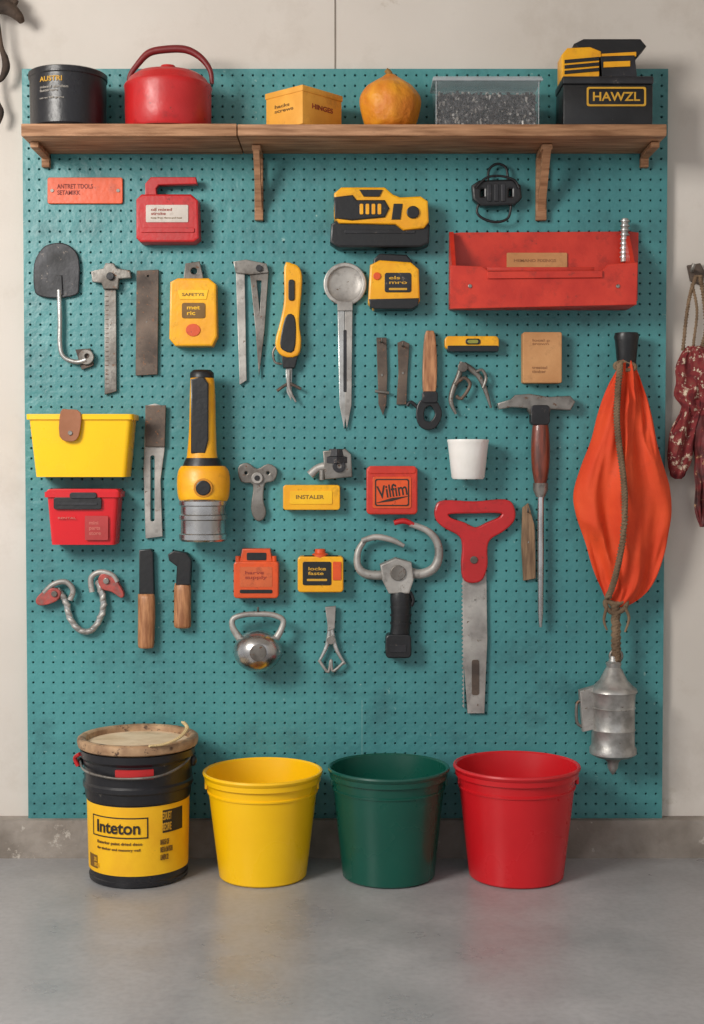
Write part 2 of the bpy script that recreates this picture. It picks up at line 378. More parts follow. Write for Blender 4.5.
# shovel
o=Item('hand_shovel',60,300,mount=(56,280))
plate(o,'blade',[(42,250),(50,245),(62,244),(72,249),(78,260),(78,286),(75,294),(56,297),(40,295),(35,288),(35,264)],B+.006,B+.014,K2,1.2,smooth=3)
plate(o,'blade_rib',[(57,276),(61,276),(62,294),(57,294)],B+.013,B+.018,K2,.8)
tube(o,'shaft',[(59,290),(60,320),(60,345),(64,357),(76,362),(86,360)],[2.4,2.4,2.4,2.4,2.6,3],SV,dd=B+.016)
plate(o,'grip_ring',circ(86,357,7,20),B+.008,B+.02,SD,.8,holes=[circ(87,356,3,14)])
plate(o,'grip_lug',[(76,350),(90,349),(93,365),(82,369)],B+.004,B+.012,RU,.6)
o=Item('sliding_square',111,325,mount=True)
plate(o,'stem',[(105,285),(115.5,285),(116,391),(105,394)],B+.004,B+.012,SD,.5)
for i in range(20): plate(o,'scale_mark',[(105.5,296+i*4.6),(108.5,296+i*4.6),(108.5,296.8+i*4.6),(105.5,296.8+i*4.6)],B+.0115,B+.0124,RU,.05)
plate(o,'head',[(92,272),(104,269),(106,264),(113,264),(116,269),(129,271),(130,277),(118,278),(117,288),(104,288),(102,282),(93,281)],B+.006,B+.024,SD,1)
plate(o,'lock_screw',circ(110,276,3.4,16),B+.022,B+.032,K2,.5)
o=Item('flat_metal_file',147,322,mount=True)
plate(o,'blade',[(137,271),(158,270),(157,374),(136,375)],B+.003,B+.012,RU,.5,holes=[circ(148,276,1.5,12)])
# tape measure
o=Item('tape_measure',193,305)
plate(o,'case',[(172,283),(178,280),(208,280),(214,285),(215,336),(211,344),(176,344),(171,338)],B,B+.045,Y,2)
plate(o,'ring',[(186,264),(199,262),(203,280),(184,281)],B+.01,B+.022,SD,.8,holes=[circ(194,271,4,14)])
plate(o,'label_top',[(178,290),(208,290),(206,299),(180,299)],B+.045,B+.047,LY,.3)
text(o,'label_text','SAFETYS',182,293,204,296,B+.0472,BRI)
plate(o,'label_mid',rrect(182,303,205,318,2),B+.045,B+.047,BRI,.2)
text(o,'mid_text','met\nric',187,306,200,315,B+.0472,LY)
plate(o,'label_low',circ(193,330,7,24,6),B+.045,B+.0475,O,.3)
# dividers
o=Item('metal_dividers',252,320,mount=(259,270))
plate(o,'leg_a',[(236,262),(244,263),(246,380),(240,384)],B+.003,B+.011,ST,.5)
plate(o,'leg_b',[(250,270),(258,268),(268,272),(264,330),(259,372),(256,330)],B+.006,B+.014,SD,.5,holes=[[(256,280),(262,280),(260,318)]])
plate(o,'hinge',[(234,262),(246,260),(266,264),(268,272),(250,274),(236,272)],B+.01,B+.02,SD,.6)
plate(o,'screw',circ(259,268,3,12),B+.02,B+.027,K2,.3)
# utility knife
o=Item('utility_knife',288,330)
plate(o,'handle',[(286,267),(291,265),(298,269),(300,282),(297,320),(299,340),(296,354),(283,354),(277,343),(282,322),(286,300)],B,B+.035,Y,2,smooth=3)
plate(o,'grip_inlay',[(286,318),(293,316),(295,330),(293,350),(285,350),(281,343)],B+.03,B+.038,K,1,smooth=3)
plate(o,'slider',rrect(289,280,294,300,2),B+.034,B+.039,K,.6)
plate(o,'collar',[(282,354),(297,355),(294,367),(284,367)],B+.006,B+.03,K,1)
tube(o,'guard_wire',[(278,344),(273,352),(275,362),(282,364)],1.2,SD,dd=B+.02)
plate(o,'blade',[(286,366),(292,366),(291,400),(287,392)],B+.012,B+.018,SV,.3)
tube(o,'wing',[(277,391),(284,386),(290,384),(301,389)],1.6,RU,dd=B+.02)
tube(o,'screw_tip',[(289,370),(289,388),(296,402)],[2.4,2,1],ST,dd=B+.02)
# ladle
o=Item('ladle_gauge',345,340,mount=True)
plate(o,'bowl_rim',circ(345,284,20.5,40),B+.004,B+.016,ST,1,holes=[circ(345,284,18.5,36)])
lathe_c=W(345,284,B)
me=bpy.data.meshes.new('dish'); vs=[];fs=[];rr_=[18.5,16,12,7,2,.1]; dp=[.014,.009,.006,.0045,.004,.004]
for r_,dd_ in zip(rr_,dp):
    for i in range(36):
        t=2*math.pi*i/36; vs.append((lathe_c.x+r_*S*math.cos(t),-B-dd_,lathe_c.z+r_*S*math.sin(t)))
for j in range(5):
    for i in range(36): k=(i+1)%36; fs.append((j*36+i,j*36+k,(j+1)*36+k,(j+1)*36+i))
me.from_pydata(vs,[],fs); o.add(me,'bowl',ST)
plate(o,'stem_a',[(338,303),(344,304),(345,415),(344,426),(340,405)],B+.004,B+.012,SV,.5)
plate(o,'stem_b',[(345.5,304),(352,303),(351,405),(347,426),(345.3,415)],B+.006,B+.012,ST,.5)
plate(o,'stem_groove',rrect(343.5,330,346.5,392,1),B+.0115,B+.013,K2,.1)
plate(o,'neck',[(338,302),(352,302),(352,310),(338,310)],B+.008,B+.018,ST,.6)
# battery
o=Item('cordless_battery',394,283)
plate(o,'body',[(372,266),(380,262),(410,264),(417,270),(418,300),(413,306),(374,307),(370,302)],B,B+.05,Y,2)
plate(o,'head',[(375,260),(380,255),(406,256),(411,262),(409,268),(375,268)],B+.004,B+.045,K,1.5)
plate(o,'base',[(370,300),(418,299),(417,305),(412,308),(375,308),(371,306)],B,B+.054,K,1)
plate(o,'label',rrect(385,273,411,292,2),B+.05,B+.052,K2,.3)
text(o,'label_text','els\nmro',389,276,407,284,B+.0522,INY)
plate(o,'label_line',rrect(389,288,407,290,.5),B+.052,B+.053,INY,.1)
plate(o,'window',circ(377,276,3.4,14),B+.049,B+.054,O,.4)
# rusty tools
o=Item('metal_scriber',382,375,mount=True)
plate(o,'blade',[(377,338),(386,338),(387,372),(386,404),(383,414),(379,404),(378,372)],B+.003,B+.010,RU,.5,holes=[circ(381.5,342,1.5,10)])
tube(o,'bar',[(375,391),(389,393)],1.6,SD,n=1,dd=B+.012); peg(o,382,342)
o=Item('metal_scriber',403,373,mount=True)
plate(o,'blade',[(398,343),(403,341),(409,344),(407,375),(406,404),(397,404),(399,372)],B+.003,B+.010,RU,.5,holes=[circ(403,346,1.5,10)]); peg(o,403,346)
o=Item('garden_shears',430,380,mount=True)
plate(o,'handle',[(426,335),(430,332),(434,335),(436,365),(434,395),(425,395),(424,365)],B+.004,B+.024,WH,1.2,smooth=3)
plate(o,'collar',rrect(423,392,437,402,2),B+.002,B+.026,K2,.8)
plate(o,'loop',[(420,402),(430,398),(438,404),(441,415),(436,426),(428,429),(420,425),(417,414)],B+.006,B+.02,K,1,smooth=3,holes=[smoothpts([(424,409),(431,405),(436,414),(431,422),(424,420)],4)])
tube(o,'spur',[(418,408),(411,402),(407,406)],1.8,K2,dd=B+.012)
# level
o=Item('torpedo_level',471,344)
plate(o,'body',rrect(446,337,498,348,3),B,B+.03,Y,1)
plate(o,'base',rrect(448,346,498,351,1),B,B+.033,K,.5)
plate(o,'vial_frame',rrect(466,339,480,344,2),B+.03,B+.033,K,.4)
plate(o,'vial',rrect(468,340,478,343,2),B+.032,B+.035,mat('level_vial',(140,140,60),.1,bump=0),.4)
# clamp pliers
o=Item('wire_clamp_pliers',468,388,mount=(463,367))
tube(o,'jaw_a',[(462,362),(459,375),(453,390),(451,402),(456,414)],[2.6,3,3,2.4,1.4],SD,dd=B+.012)
tube(o,'jaw_b',[(464,364),(472,370),(480,378),(486,392),(491,408)],[2.6,3,2.8,2.2,1.2],SD,dd=B+.016)
tube(o,'link',[(455,385),(464,378),(470,385),(462,398),(456,396)],1.8,RU,dd=B+.02)
tube(o,'spring',[(476,372),(482,370),(486,378),(483,388)],1.6,SD,dd=B+.022)
plate(o,'pivot',circ(463,367,4.4,16),B+.01,B+.026,SD,.6)
# wood block
o=Item('wooden_block',542,357)
rbox(o,'block',524,333,561,382,B,B+.04,CB,1,1)
text(o,'stamp','local p\ntrown',532,339,550,345,B+.0402,LEI)
text(o,'stamp_b','treated\ntimber',532,366,547,373,B+.0402,LEI)
# pick hammer
o=Item('geologist_hammer',538,500,mount=(540,410))
plate(o,'head',[(499,404),(512,400),(516,396),(530,395),(548,398),(570,397),(574,402),(570,409),(550,408),(548,416),(534,418),(528,407),(512,406),(500,408)],B+.012,B+.042,SD,1.2)
plate(o,'neck_clamp',rrect(532,406,549,424,3),B+.008,B+.046,K2,1)
loft(o,'handle',[(418,534,547,.014),(430,532,549,.018),(450,531,550,.02),(470,532,549,.018),(486,535,546,.013)],B+.028,WDK)
loft(o,'ferrule',[(483,533,548,.016),(490,533,548,.016),(497,536,545,.012)],B+.028,SD,sub=1)
loft(o,'shaft',[(496,537.5,544,.008),(560,537.5,544,.008),(612,537.5,543.5,.008),(627,539,542,.004)],B+.028,CH,sub=1)
# bins
def bin_(name,u0,u1,v0,v1,tp,m,dep,extra=None):
    o=Item(name,(u0+u1)/2,(v0+v1)/2)
    df=B+dep
    a=W(u0,v1,df); b=W(u1,v0,df); k=tp*S
    bm=bmesh.new()
    x0,x1,z0,z1=a.x,b.x,a.z,b.z; y0,y1=-df,-B-.001
    def ring(x0,x1,y0,y1,z,r=.012,n=4):
        vs=[]
        for cx,cy,an in((x1-r,y0+r,-90),(x1-r,y1-r,0),(x0+r,y1-r,90),(x0+r,y0+r,180)):
            for q in range(n+1):
                t=math.radians(an+90*q/n); vs.append(bm.verts.new((cx+r*math.cos(t),cy+r*math.sin(t),z)))
        return vs
    rl=.006
    R_=[ring(x0+k,x1-k,y0+k*.6,y1,z0),ring(x0+rl,x1-rl,y0+rl,y1,z1-.014),ring(x0,x1,y0,y1,z1-.013),ring(x0,x1,y0,y1,z1),ring(x0+rl,x1-rl,y0+rl,y1-.004,z1),ring(x0+k+.004,x1-k-.004,y0+k*.6+.004,y1-.004,z0+.004)]
    for i in range(len(R_)-1):
        n=len(R_[0])
        for q in range(n): bm.faces.new((R_[i][q],R_[i][(q+1)%n],R_[i+1][(q+1)%n],R_[i+1][q]))
    bm.faces.new(R_[0][::-1]); bm.faces.new(R_[-1])
    bmesh.ops.recalc_face_normals(bm,faces=bm.faces)
    me=bpy.data.meshes.new('bin'); bm.to_mesh(me); bm.free(); o.add(me,'tub',m,30)
    return o
o=bin_('yellow_plastic_bin',26,133,414,477,8,YB,.10)
plate(o,'leather_tab',[(61,412),(68,410),(80,413),(78,436),(70,441),(60,436)],B+.10,B+.106,LE,.6,smooth=3)
plate(o,'tab_rivet',circ(70,433,2,12),B+.105,B+.109,SD,.3)
o=bin_('red_parts_bin',44,120,492,545,6,RB,.085)
rbox(o,'lid',47,490,118,496,B+.01,B+.08,RB,3,1)
plate(o,'dark_window',rrect(54,498,101,509,2),B+.082,B+.087,K,.5)
plate(o,'window_bar',rrect(58,503,97,505,1),B+.086,B+.0885,K2,.2)
plate(o,'latch',rrect(70,493,96,498,2),B+.084,B+.090,K2,.5)
PI=mat('pink_ink',(206,110,100),.6,bump=0)
plate(o,'label',rrect(85,516,108,540,1),B+.0825,B+.0845,mat('red_label',(176,50,50),.5),.2)
text(o,'label_text','mini\nparts\nstore',89,521,101,535,B+.0846,PI)
text(o,'side_print','RENTAL',58,517,76,519,B+.0835,PI)
# slotted blade
o=Item('slotted_saw_blade',154,470,mount=(154,430))
plate(o,'blade',[(146,406),(155,404),(165,407),(164,450),(160,480),(162,536),(146,538),(144,470),(145,440)],B+.003,B+.011,ST,.5,holes=[rrect(150,455,155,522,2.5)])
plate(o,'grip',[(146,406),(165,406),(164,446),(146,446)],B+.01,B+.018,RU,.8)
# flashlight
o=Item('work_flashlight',203,456)
df=B+.062
loft(o,'handle',[(371,194,210,.012),(374,191,213,.022),(390,190,215,.026),(430,189,216,.028),(455,187,217,.03),(464,185,220,.032)],df,Y)
plate(o,'grip_inlay',[(192,380),(203,378),(207,384),(207,440),(204,452),(192,452)],df+.012,df+.031,K,1.2)
loft(o,'cap',[(370,193,211,.018),(373,190,214,.026),(378,190,214,.026)],df,K,sub=1)
loft(o,'collar',[(458,186,219,.034),(462,184,221,.037),(468,182,223,.04)],df,K,sub=1)
loft(o,'head',[(466,181,225,.040),(472,178,229,.047),(484,177,230,.052),(496,178,229,.052),(501,180,227,.05)],df,Y)
plate(o,'button',circ(203,488,6.5,22),df+.045,df+.057,K,1)
plate(o,'button_ring',circ(203,488,9,26),df+.04,df+.053,mat('amber',(200,130,20),.4),.6)
lathe(o,'barrel',203,df,[(499,22),(501,24),(505,24),(506,22.5),(514,22.5),(515,24),(519,24),(520,22.5),(533,22.5),(534,24),(539,24),(541,22),(541,0)],CH)
# wrench
o=Item('folding_wrench',257,492,mount=True)
plate(o,'head',[(239,468),(247,464),(257,470),(268,465),(276,470),(273,480),(264,483),(262,500),(265,512),(262,519),(256,519),(252,508),(254,484),(242,481)],B+.004,B+.02,SD,1.2,smooth=3,holes=[circ(246,473,2.6,12),circ(268,473,2.6,12)])
plate(o,'pivot',circ(257,478,5,18),B+.016,B+.028,ST,.8)
plate(o,'pin',circ(257,478,2.4,12),B+.027,B+.031,K,.4)
o=Item('yellow_tape_box',311,498)
rbox(o,'box',284,486,339,509,B,B+.035,Y,2,1)
plate(o,'label',rrect(290,491,332,504,1),B+.035,B+.037,LY,.2)
text(o,'label_text','INSTALER',296,495,324,499,B+.037,BRI)
o=Item('pipe_fitting',332,467)
plate(o,'block',[(324,452),(345,450),(350,455),(351,476),(326,478)],B,B+.045,SD,1.2)
tube(o,'pipe',[(328,466),(318,468),(310,475)],[5,4,4.6],ST,dd=B+.025)
lathe(o,'nut',337,B+.03,[(449,0),(449,9),(456,10),(457,12),(463,12)],K2,n=6)
tube(o,'barb',[(322,470),(322,480)],3,SD,n=1,dd=B+.03)
plate(o,'port',circ(339,466,6,18),B+.045,B+.051,K2,.5,holes=[circ(339,466,3,12)])
# red box
o=Item('red_fastener_box',392,490)
rbox(o,'box',368,468,416,513,B,B+.045,RT,2.5,1.5)
rbox(o,'lid',369,467,415,473,B,B+.047,RT,2,1)
plate(o,'label',rrect(373,477,411,508,2),B+.045,B+.047,O,.3)
text(o,'label_text','Vilfim',377,484,407,497,B+.047,INK,rot=.15)
plate(o,'label_swash',[(376,503),(392,498),(409,496),(392,501)],B+.0465,B+.0482,INK,.1)
plate(o,'label_frame',rrect(375,479,409,506,2),B+.0465,B+.048,INK,.1,holes=[rrect(376,480,408,505,2)])
o=Item('white_cup',468,460)
dc=B+.052
lathe(o,'cup',468,dc,[(479,0),(479,15),(477,16.5),(450,19.5),(443,20.3),(441,21),(439.5,20.6),(440,19.6),(450,18.6),(475,15),(476,0)],WHT)
tube(o,'mount_pin',[(468,445,B+.0002),(468,445,B+.012)],1.5,SD,n=1)
tube(o,'mount_pin_low',[(468,472,B+.0002),(468,472,B+.02)],1.5,SD,n=1)
# saw
o=Item('hand_saw',475,600,mount=True)
plate(o,'blade',[(463,570),(486,570),(487,640),(484,713),(468,713),(464,660)],B+.006,B+.011,ST,.4)
for i in range(30):
    v0=582+i*4.2; plate(o,'tooth',[(463.2+.03*i,v0),(461.3+.03*i,v0+2),(463.2+.03*i,v0+4)],B+.0065,B+.0105,ST,.1)
plate(o,'handle',[(437,508),(444,502),(475,503),(505,501),(513,508),(513,520),(503,530),(490,538),(486,548),(486,566),(480,580),(466,580),(463,566),(464,546),(460,535),(444,526),(437,518)],B+.001,B+.026,R,1.6,smooth=4,holes=[smoothpts([(449,513),(475,512),(501,512),(501,518),(488,524),(476,529),(464,524),(450,519)],4)])
plate(o,'logo_disc',circ(474,560,3.4,18),B+.025,B+.029,SD,.4)
plate(o,'blade_slot',rrect(472,660,479,695,2),B+.0105,B+.0125,RU,.2)
# knife
o=Item('carving_knife',528,542,mount=True)
plate(o,'blade',[(523,508),(528,504),(534,525),(535,578),(524,580),(522,545)],B+.003,B+.012,mat('weathered_wood',(150,120,90),.7,rgb2=(104,80,60),stretch=(8,8,1)),.6)
plate(o,'edge',[(530,518),(535,530),(536,578),(532,578)],B+.008,B+.011,SD,.2); peg(o,528,512)
# hooks
o=Item('jumper_hook_cable',82,600,mount=(48,598))
twist=[(58,590),(66,602),(70,618),(80,630),(92,630),(102,614),(103,598),(98,582)]
tube(o,'cable',twist,[3.2]*8,SV,dd=B+.016)
ws_=[(a+1.5*math.sin(i*2.3),b,B+.018+.003*math.cos(i*2.3)) for i,(a,b) in enumerate(smoothpts(twist,5,False))]
tube(o,'cable_wrap',ws_,2.6,ST,n=2)
PK=mat('faded_red_rubber',(180,74,66),.5,rgb2=(140,64,58),vs=60,grime=(110,100,94),gs=50,gamt=.5)
plate(o,'clamp_a',[(37,599),(44,592),(54,589),(60,593),(56,600),(46,604),(38,604)],B+.006,B+.028,PK,1,smooth=3)
tube(o,'jaw_a',[(44,593),(54,584),(66,582),(73,590),(70,600)],2.8,ST,dd=B+.022)
plate(o,'clamp_b',[(99,579),(104,574),(113,578),(122,592),(121,597),(112,591),(102,588)],B+.006,B+.028,PK,1,smooth=3)
tube(o,'jaw_b',[(92,592),(91,578),(100,572),(112,575),(117,582)],2.8,ST,dd=B+.022)
plate(o,'clamp_pin_a',circ(54,594,2.6,12),B+.026,B+.033,SD,.4); plate(o,'clamp_pin_b',circ(106,581,2.6,12),B+.026,B+.033,SD,.4)
# chisels
o=Item('wood_chisel',146,598)
plate(o,'blade',[(140,551),(150,550),(152,553),(153,594),(140,594)],B,B+.02,K,1)
loft(o,'handle',[(594,138,154,.012),(600,138,155,.018),(625,138,155,.018),(645,138,154,.017),(648,140,152,.012)],B+.02,WH)
o=Item('claw_hatchet',182,590,mount=(183,570))
loft(o,'handle',[(583,175,190,.012),(590,174,191,.017),(610,174,191,.017),(625,174,191,.016),(628,176,189,.01)],B+.02,WH)
plate(o,'head',[(169,555),(174,552),(186,554),(190,560),(189,584),(177,584),(178,566),(170,560)],B+.005,B+.035,K,1.2)
# boxes
o=Item('orange_parts_box',256,573)
rbox(o,'box',235,563,277,597,B,B+.045,O,2,1.4)
plate(o,'top',[(243,550),(269,550),(272,565),(240,565)],B,B+.038,O,1)
plate(o,'cap_label',rrect(247,553,266,560,1),B+.038,B+.040,K,.3)
plate(o,'label',rrect(240,567,272,587,1),B+.0445,B+.046,mat('orange_label',(206,96,50),.6,grime=(140,60,36),gs=60,gamt=.5),.2)
text(o,'label_text','harve\nsupply',245,571,267,580,B+.046,INR)
plate(o,'strip',rrect(240,590,272,593,1),B+.045,B+.047,K,.3)
for u in(238,274): tube(o,'post',[(u,556),(u,566)],2.6,O,n=1,dd=B+.03)
o=Item('yellow_parts_box',320,572)
rbox(o,'box',299,558,342,591,B,B+.045,Y,2,1.4)
plate(o,'label',rrect(303,562,331,585,1.5),B+.045,B+.047,K,.3)
text(o,'label_text','locke\nfaste',308,567,326,575,B+.0472,INY)
plate(o,'label_line',rrect(307,579,327,581,.5),B+.0465,B+.048,INY,.1)
plate(o,'side_label',rrect(333,562,341,580,1),B+.045,B+.047,O,.3)
lathe(o,'cap',320,B+.025,[(549,0),(549,5),(553,5.5),(554,8),(559,8)],O)
tube(o,'lid_rim',[(304,557),(338,557)],1.8,K,n=1,dd=B+.036)
# kettlebell
o=Item('kettlebell',258,645)
ball(o,'bell',258,651,B+.058,24.5,21,.055,CH,n=36)
tube(o,'handle',[(241,640),(233,628),(233,619),(243,615),(258,614),(273,615),(283,620),(281,630),(275,640)],[4,3.2,2.8,2.8,2.8,2.8,2.8,3.2,4],ST,dd=B+.05)
plate(o,'emblem',circ(258,653,8,24),B+.106,B+.1145,SD,.5)
tube(o,'hang_hook',[(258,612,B+.0002),(258,613,B+.03),(258,611,B+.055),(258,607,B+.058)],1.1,SD,n=3)
o=Item('spring_compass',331,640,mount=True)
plate(o,'head',[(326,608),(335,607),(334,628),(329,630)],B+.008,B+.022,ST,.8)
tube(o,'leg_a',[(330,625),(327,645),(319,662)],[2.4,2.2,1.4],SV,dd=B+.014)
tube(o,'leg_b',[(331,625),(336,648),(345,664)],[2.4,2.2,1.4],SV,dd=B+.014)
tube(o,'leg_c',[(319,660),(328,672),(331,660),(333,671),(344,662)],1.5,ST,dd=B+.018)
plate(o,'hub',circ(331,640,4,16),B+.012,B+.024,SD,.6)
# clamp drill
o=Item('clamp_drill',398,590)
tube(o,'frame',[(364,541),(358,552),(358,566),(366,574),(384,575),(402,571),(420,574),(434,568),(439,554),(436,540),(426,530),(410,524)],[3,3.4,4,4.6,5,5.5,5,4.8,4.4,4,3.4,3],ST,dd=B+.026)
tube(o,'cross_bar',[(362,541),(376,537),(392,540),(404,546)],[3,3.2,3,2],ST,dd=B+.03)
tube(o,'red_bit',[(394,523),(404,521),(414,525)],[2.6,3,2.2],R,dd=B+.028)
plate(o,'gearbox',[(382,566),(396,560),(410,564),(412,580),(408,592),(390,592),(384,580)],B,B+.048,ST,1.8)
plate(o,'gear_disc',circ(398,573,7,22),B+.046,B+.054,SD,.8)
loft(o,'grip',[(588,391,409,.018),(598,390,411,.022),(615,391,411,.022),(632,390,410,.02),(638,388,410,.02)],B+.028,K)
for i in range(4): loft(o,'grip_rib',[(598+i*8,390,411.5,.0235),(600+i*8,390,411.5,.0235)],B+.028,K2,sub=1)
plate(o,'battery',rrect(387,636,410,657,3),B+.002,B+.052,K,1.4)
plate(o,'battery_label',rrect(390,645,406,652,1),B+.052,B+.054,K2,.3)
tube(o,'trigger',[(410,592),(413,600),(411,606)],2,K2,dd=B+.03)
# ================= bag, rope, lantern
o=Item('orange_duffel_bag',620,470,.08)
secs=[(360,619,635,.016),(370,617,637,.022),(384,610,642,.028),(400,603,648,.034),(418,596,652,.038),(440,589,656,.042),(465,578,662,.046),(490,573,667,.046),(512,576,668,.044),(535,582,665,.042),(555,589,662,.038),(573,596,657,.034),(588,602,649,.028),(599,606,638,.022),(607,611,625,.012)]
loft(o,'sack',secs,B+.05,FB,n=160,folds=3,amp=.012,sub=9,seed=5.3,crease=.034,edge=.14)
loft(o,'hook_tube',[(333,615,638,.026),(337,614,639,.028),(341,615,638,.026),(364,617,636,.022),(370,619,634,.018)],B+.045,K,sub=1)
loft(o,'wall_bracket',[(338,620,632,.018),(350,620,632,.018)],B+.0185,K2,sub=1)
def ropey(it,nm,pts,r,m,pitch=9,strands=3):
    q=smoothpts(pts,10,False)
    for s in range(strands):
        L=0;out=[]
        for i,p in enumerate(q):
            if i: L+=math.hypot(p[0]-q[i-1][0],p[1]-q[i-1][1])
            a=L/pitch*2*math.pi+s*2*math.pi/strands
            out.append((p[0]+math.cos(a)*r*.6,p[1],p[2]+math.sin(a)*r*.6*S))
        tube(it,nm+'_strand',out,r*.62,m,n=1,res=2)
dr=B+.114
ropey(o,'rope',[(620,362,B+.076),(618,390,B+.094),(617,420,B+.108),(620,450,dr),(624,480,dr+.004),(625,510,dr),(622,545,B+.108),(616,575,B+.096),(608,598,B+.074)],3.2,RO)
tube(o,'neck_knot',[(616,364),(624,362),(634,365),(634,369),(624,370),(616,368)],2.2,RO,dd=B+.062,closed=True)
tube(o,'cinch',[(606,601),(616,604),(626,601),(624,609),(614,613),(607,608)],2.6,RO,dd=B+.066,closed=True)
ropey(o,'lower_rope',[(615,604,B+.062),(616,625,B+.062),(616,645,B+.062),(616,662,B+.062)],4.4,RO)
tube(o,'tassel',[(607,606),(604,620),(607,630)],[1.6,1.4,1],RO,dd=B+.07)
tube(o,'tassel_b',[(624,606),(629,618),(625,632)],[1.6,1.4,1],RO,dd=B+.07)
o=Item('hanging_metal_lantern',614,710,B+.06)
lathe(o,'body',615,B+.062,[(655,0),(656,4),(661,5),(663,8),(667,7),(670,9),(680,14),(686,20),(688,23),(691,24),(694,22),(706,21.5),(707,22.3),(709,21.5),(728,21.5),(729,22.3),(731,21.5),(745,21.5),(748,23.5),(753,23.5),(756,19),(758,9),(762,6),(768,5),(774,1.5),(775,0)],mat('galvanised_steel',(184,182,178),.36,.6,rgb2=(136,134,130),vs=30,wear=(92,80,70),wamt=.64,ws=50))
tube(o,'hanger_ring',[(616+6*math.cos(t/10*6.283),656+6*math.sin(t/10*6.283)) for t in range(10)],1.5,SD,dd=B+.062,closed=True,n=2)
plate(o,'spout_box',[(581,692),(595,688),(597,728),(584,731)],B+.045,B+.075,ST,1)
tube(o,'side_rod',[(583,700),(577,704),(577,722),(583,727)],1.6,SD,dd=B+.062)
# ================= garland
o=Item('dried_garland',692,400,.03)
D=.045
tube(o,'wall_hook',[(692,270,.001),(692,270,.05),(694,264,.055)],2,SD,n=3)
plate(o,'cleat',[(689,266),(700,264),(704,272),(702,284),(692,280)],.004,.02,RU,1)
ropey(o,'cord_a',[(696,276,D),(690,295,D),(686,320,D),(683,350,D)],2,RO,pitch=6)
ropey(o,'cord_b',[(700,276,D),(704,300,D),(706,330,D),(700,352,D)],2.4,RO,pitch=6)
ropey(o,'cord_c',[(692,284,D),(697,310,D),(694,340,D),(692,360,D)],1.6,RO,pitch=6)
loft(o,'cloth_bundle',[(346,688,700,.008),(354,681,712,.018),(372,676,718,.022),(392,675,720,.022),(408,680,716,.018),(416,686,708,.010)],D,PAT,n=80,folds=5,amp=.03,crease=.02,edge=.2,seed=4)
loft(o,'cloth_tail',[(400,684,700,.012),(420,677,698,.016),(445,669,694,.016),(462,667,690,.014),(474,669,686,.009),(479,674,682,.004)],D,PAT,n=60,folds=4,amp=.04,crease=.016,edge=.3,seed=9)
loft(o,'cloth_tail_b',[(402,692,714,.012),(430,692,716,.014),(455,693,718,.014),(475,695,716,.012),(500,695,714,.010),(520,697,711,.008),(527,699,706,.004)],D-.005,POD,n=60,folds=4,amp=.04,crease=.016,edge=.3,seed=12)
# top left
o=Item('driftwood_hanger',2,40,.04)
tube(o,'branch',[(-30,-6,.05),(-8,4,.06),(8,8,.06),(18,16,.06),(22,22,.05)],[8,8,7,5,3],mat('dark_bark',(84,66,52),.8,rgb2=(50,40,34),bump=.8),res=4)
tube(o,'branch_b',[(-30,-22,.05),(0,-8,.05),(16,4,.05)],[5,5,4],MC['dark_bark'])
tube(o,'strap',[(-3,10,.05),(1,45,.05),(5,58,.05),(6,68,.05),(2,78,.05),(-3,82,.05)],[1.6,2.2,3.4,3.8,2.6,1.6],MC['dark_bark'])
tube(o,'strap_b',[(-8,5,.04),(-7,70,.04),(-3,100,.04),(1,112,.04),(-2,124,.04)],[2,2,2.4,3,2],MC['dark_bark'])
# ================= buckets
def bucket(name,u,vr,d,rt,rb,m):
    z1=W(u,vr,d).z; k=(CAMD-d)/F; a=rt*k; c=rb*k
    o=Item(name,loc=(W(u,vr,d).x,-d,0))
    t=.003
    def rr(z): return c+(a*.94-c)*(z/z1)
    P=[(0.001,0),(0.001,c-.004),(.005,c),(z1*.80,rr(z1*.80)),(z1*.804,rr(z1*.80)+.003),(z1*.82,rr(z1*.82)+.003),(z1*.824,rr(z1*.82)),(z1-.026,rr(z1-.026)),(z1-.024,a*.965),(z1-.012,a*.97),(z1-.010,a*.985),(z1-.004,a),(z1,a*.992),(z1+.001,a*.965),(z1-.003,a*.94),(z1*.5,rr(z1*.5)-t),(.008,c-t),(.008,0)]
    lathe(o,'pail',u,d,P,m,n=72,metres=True,ang=28)
    cx=o.loc.x; R2=rr(z1*.86)+.001
    for s in(-1,1):
        box(o,'handle_lug',(cx+s*(R2+.001)-.004,-d-.012,z1*.825),(cx+s*(R2+.001)+.004,-d+.012,z1*.9),m,.003)
    return o
FBm=.187
bucket('yellow_bucket',262,770,FBm,60.5,44,YB)
bucket('green_bucket',389,766,FBm,61.5,46.5,GB)
bucket('red_bucket',518,764,FBm,64,47.5,RB)
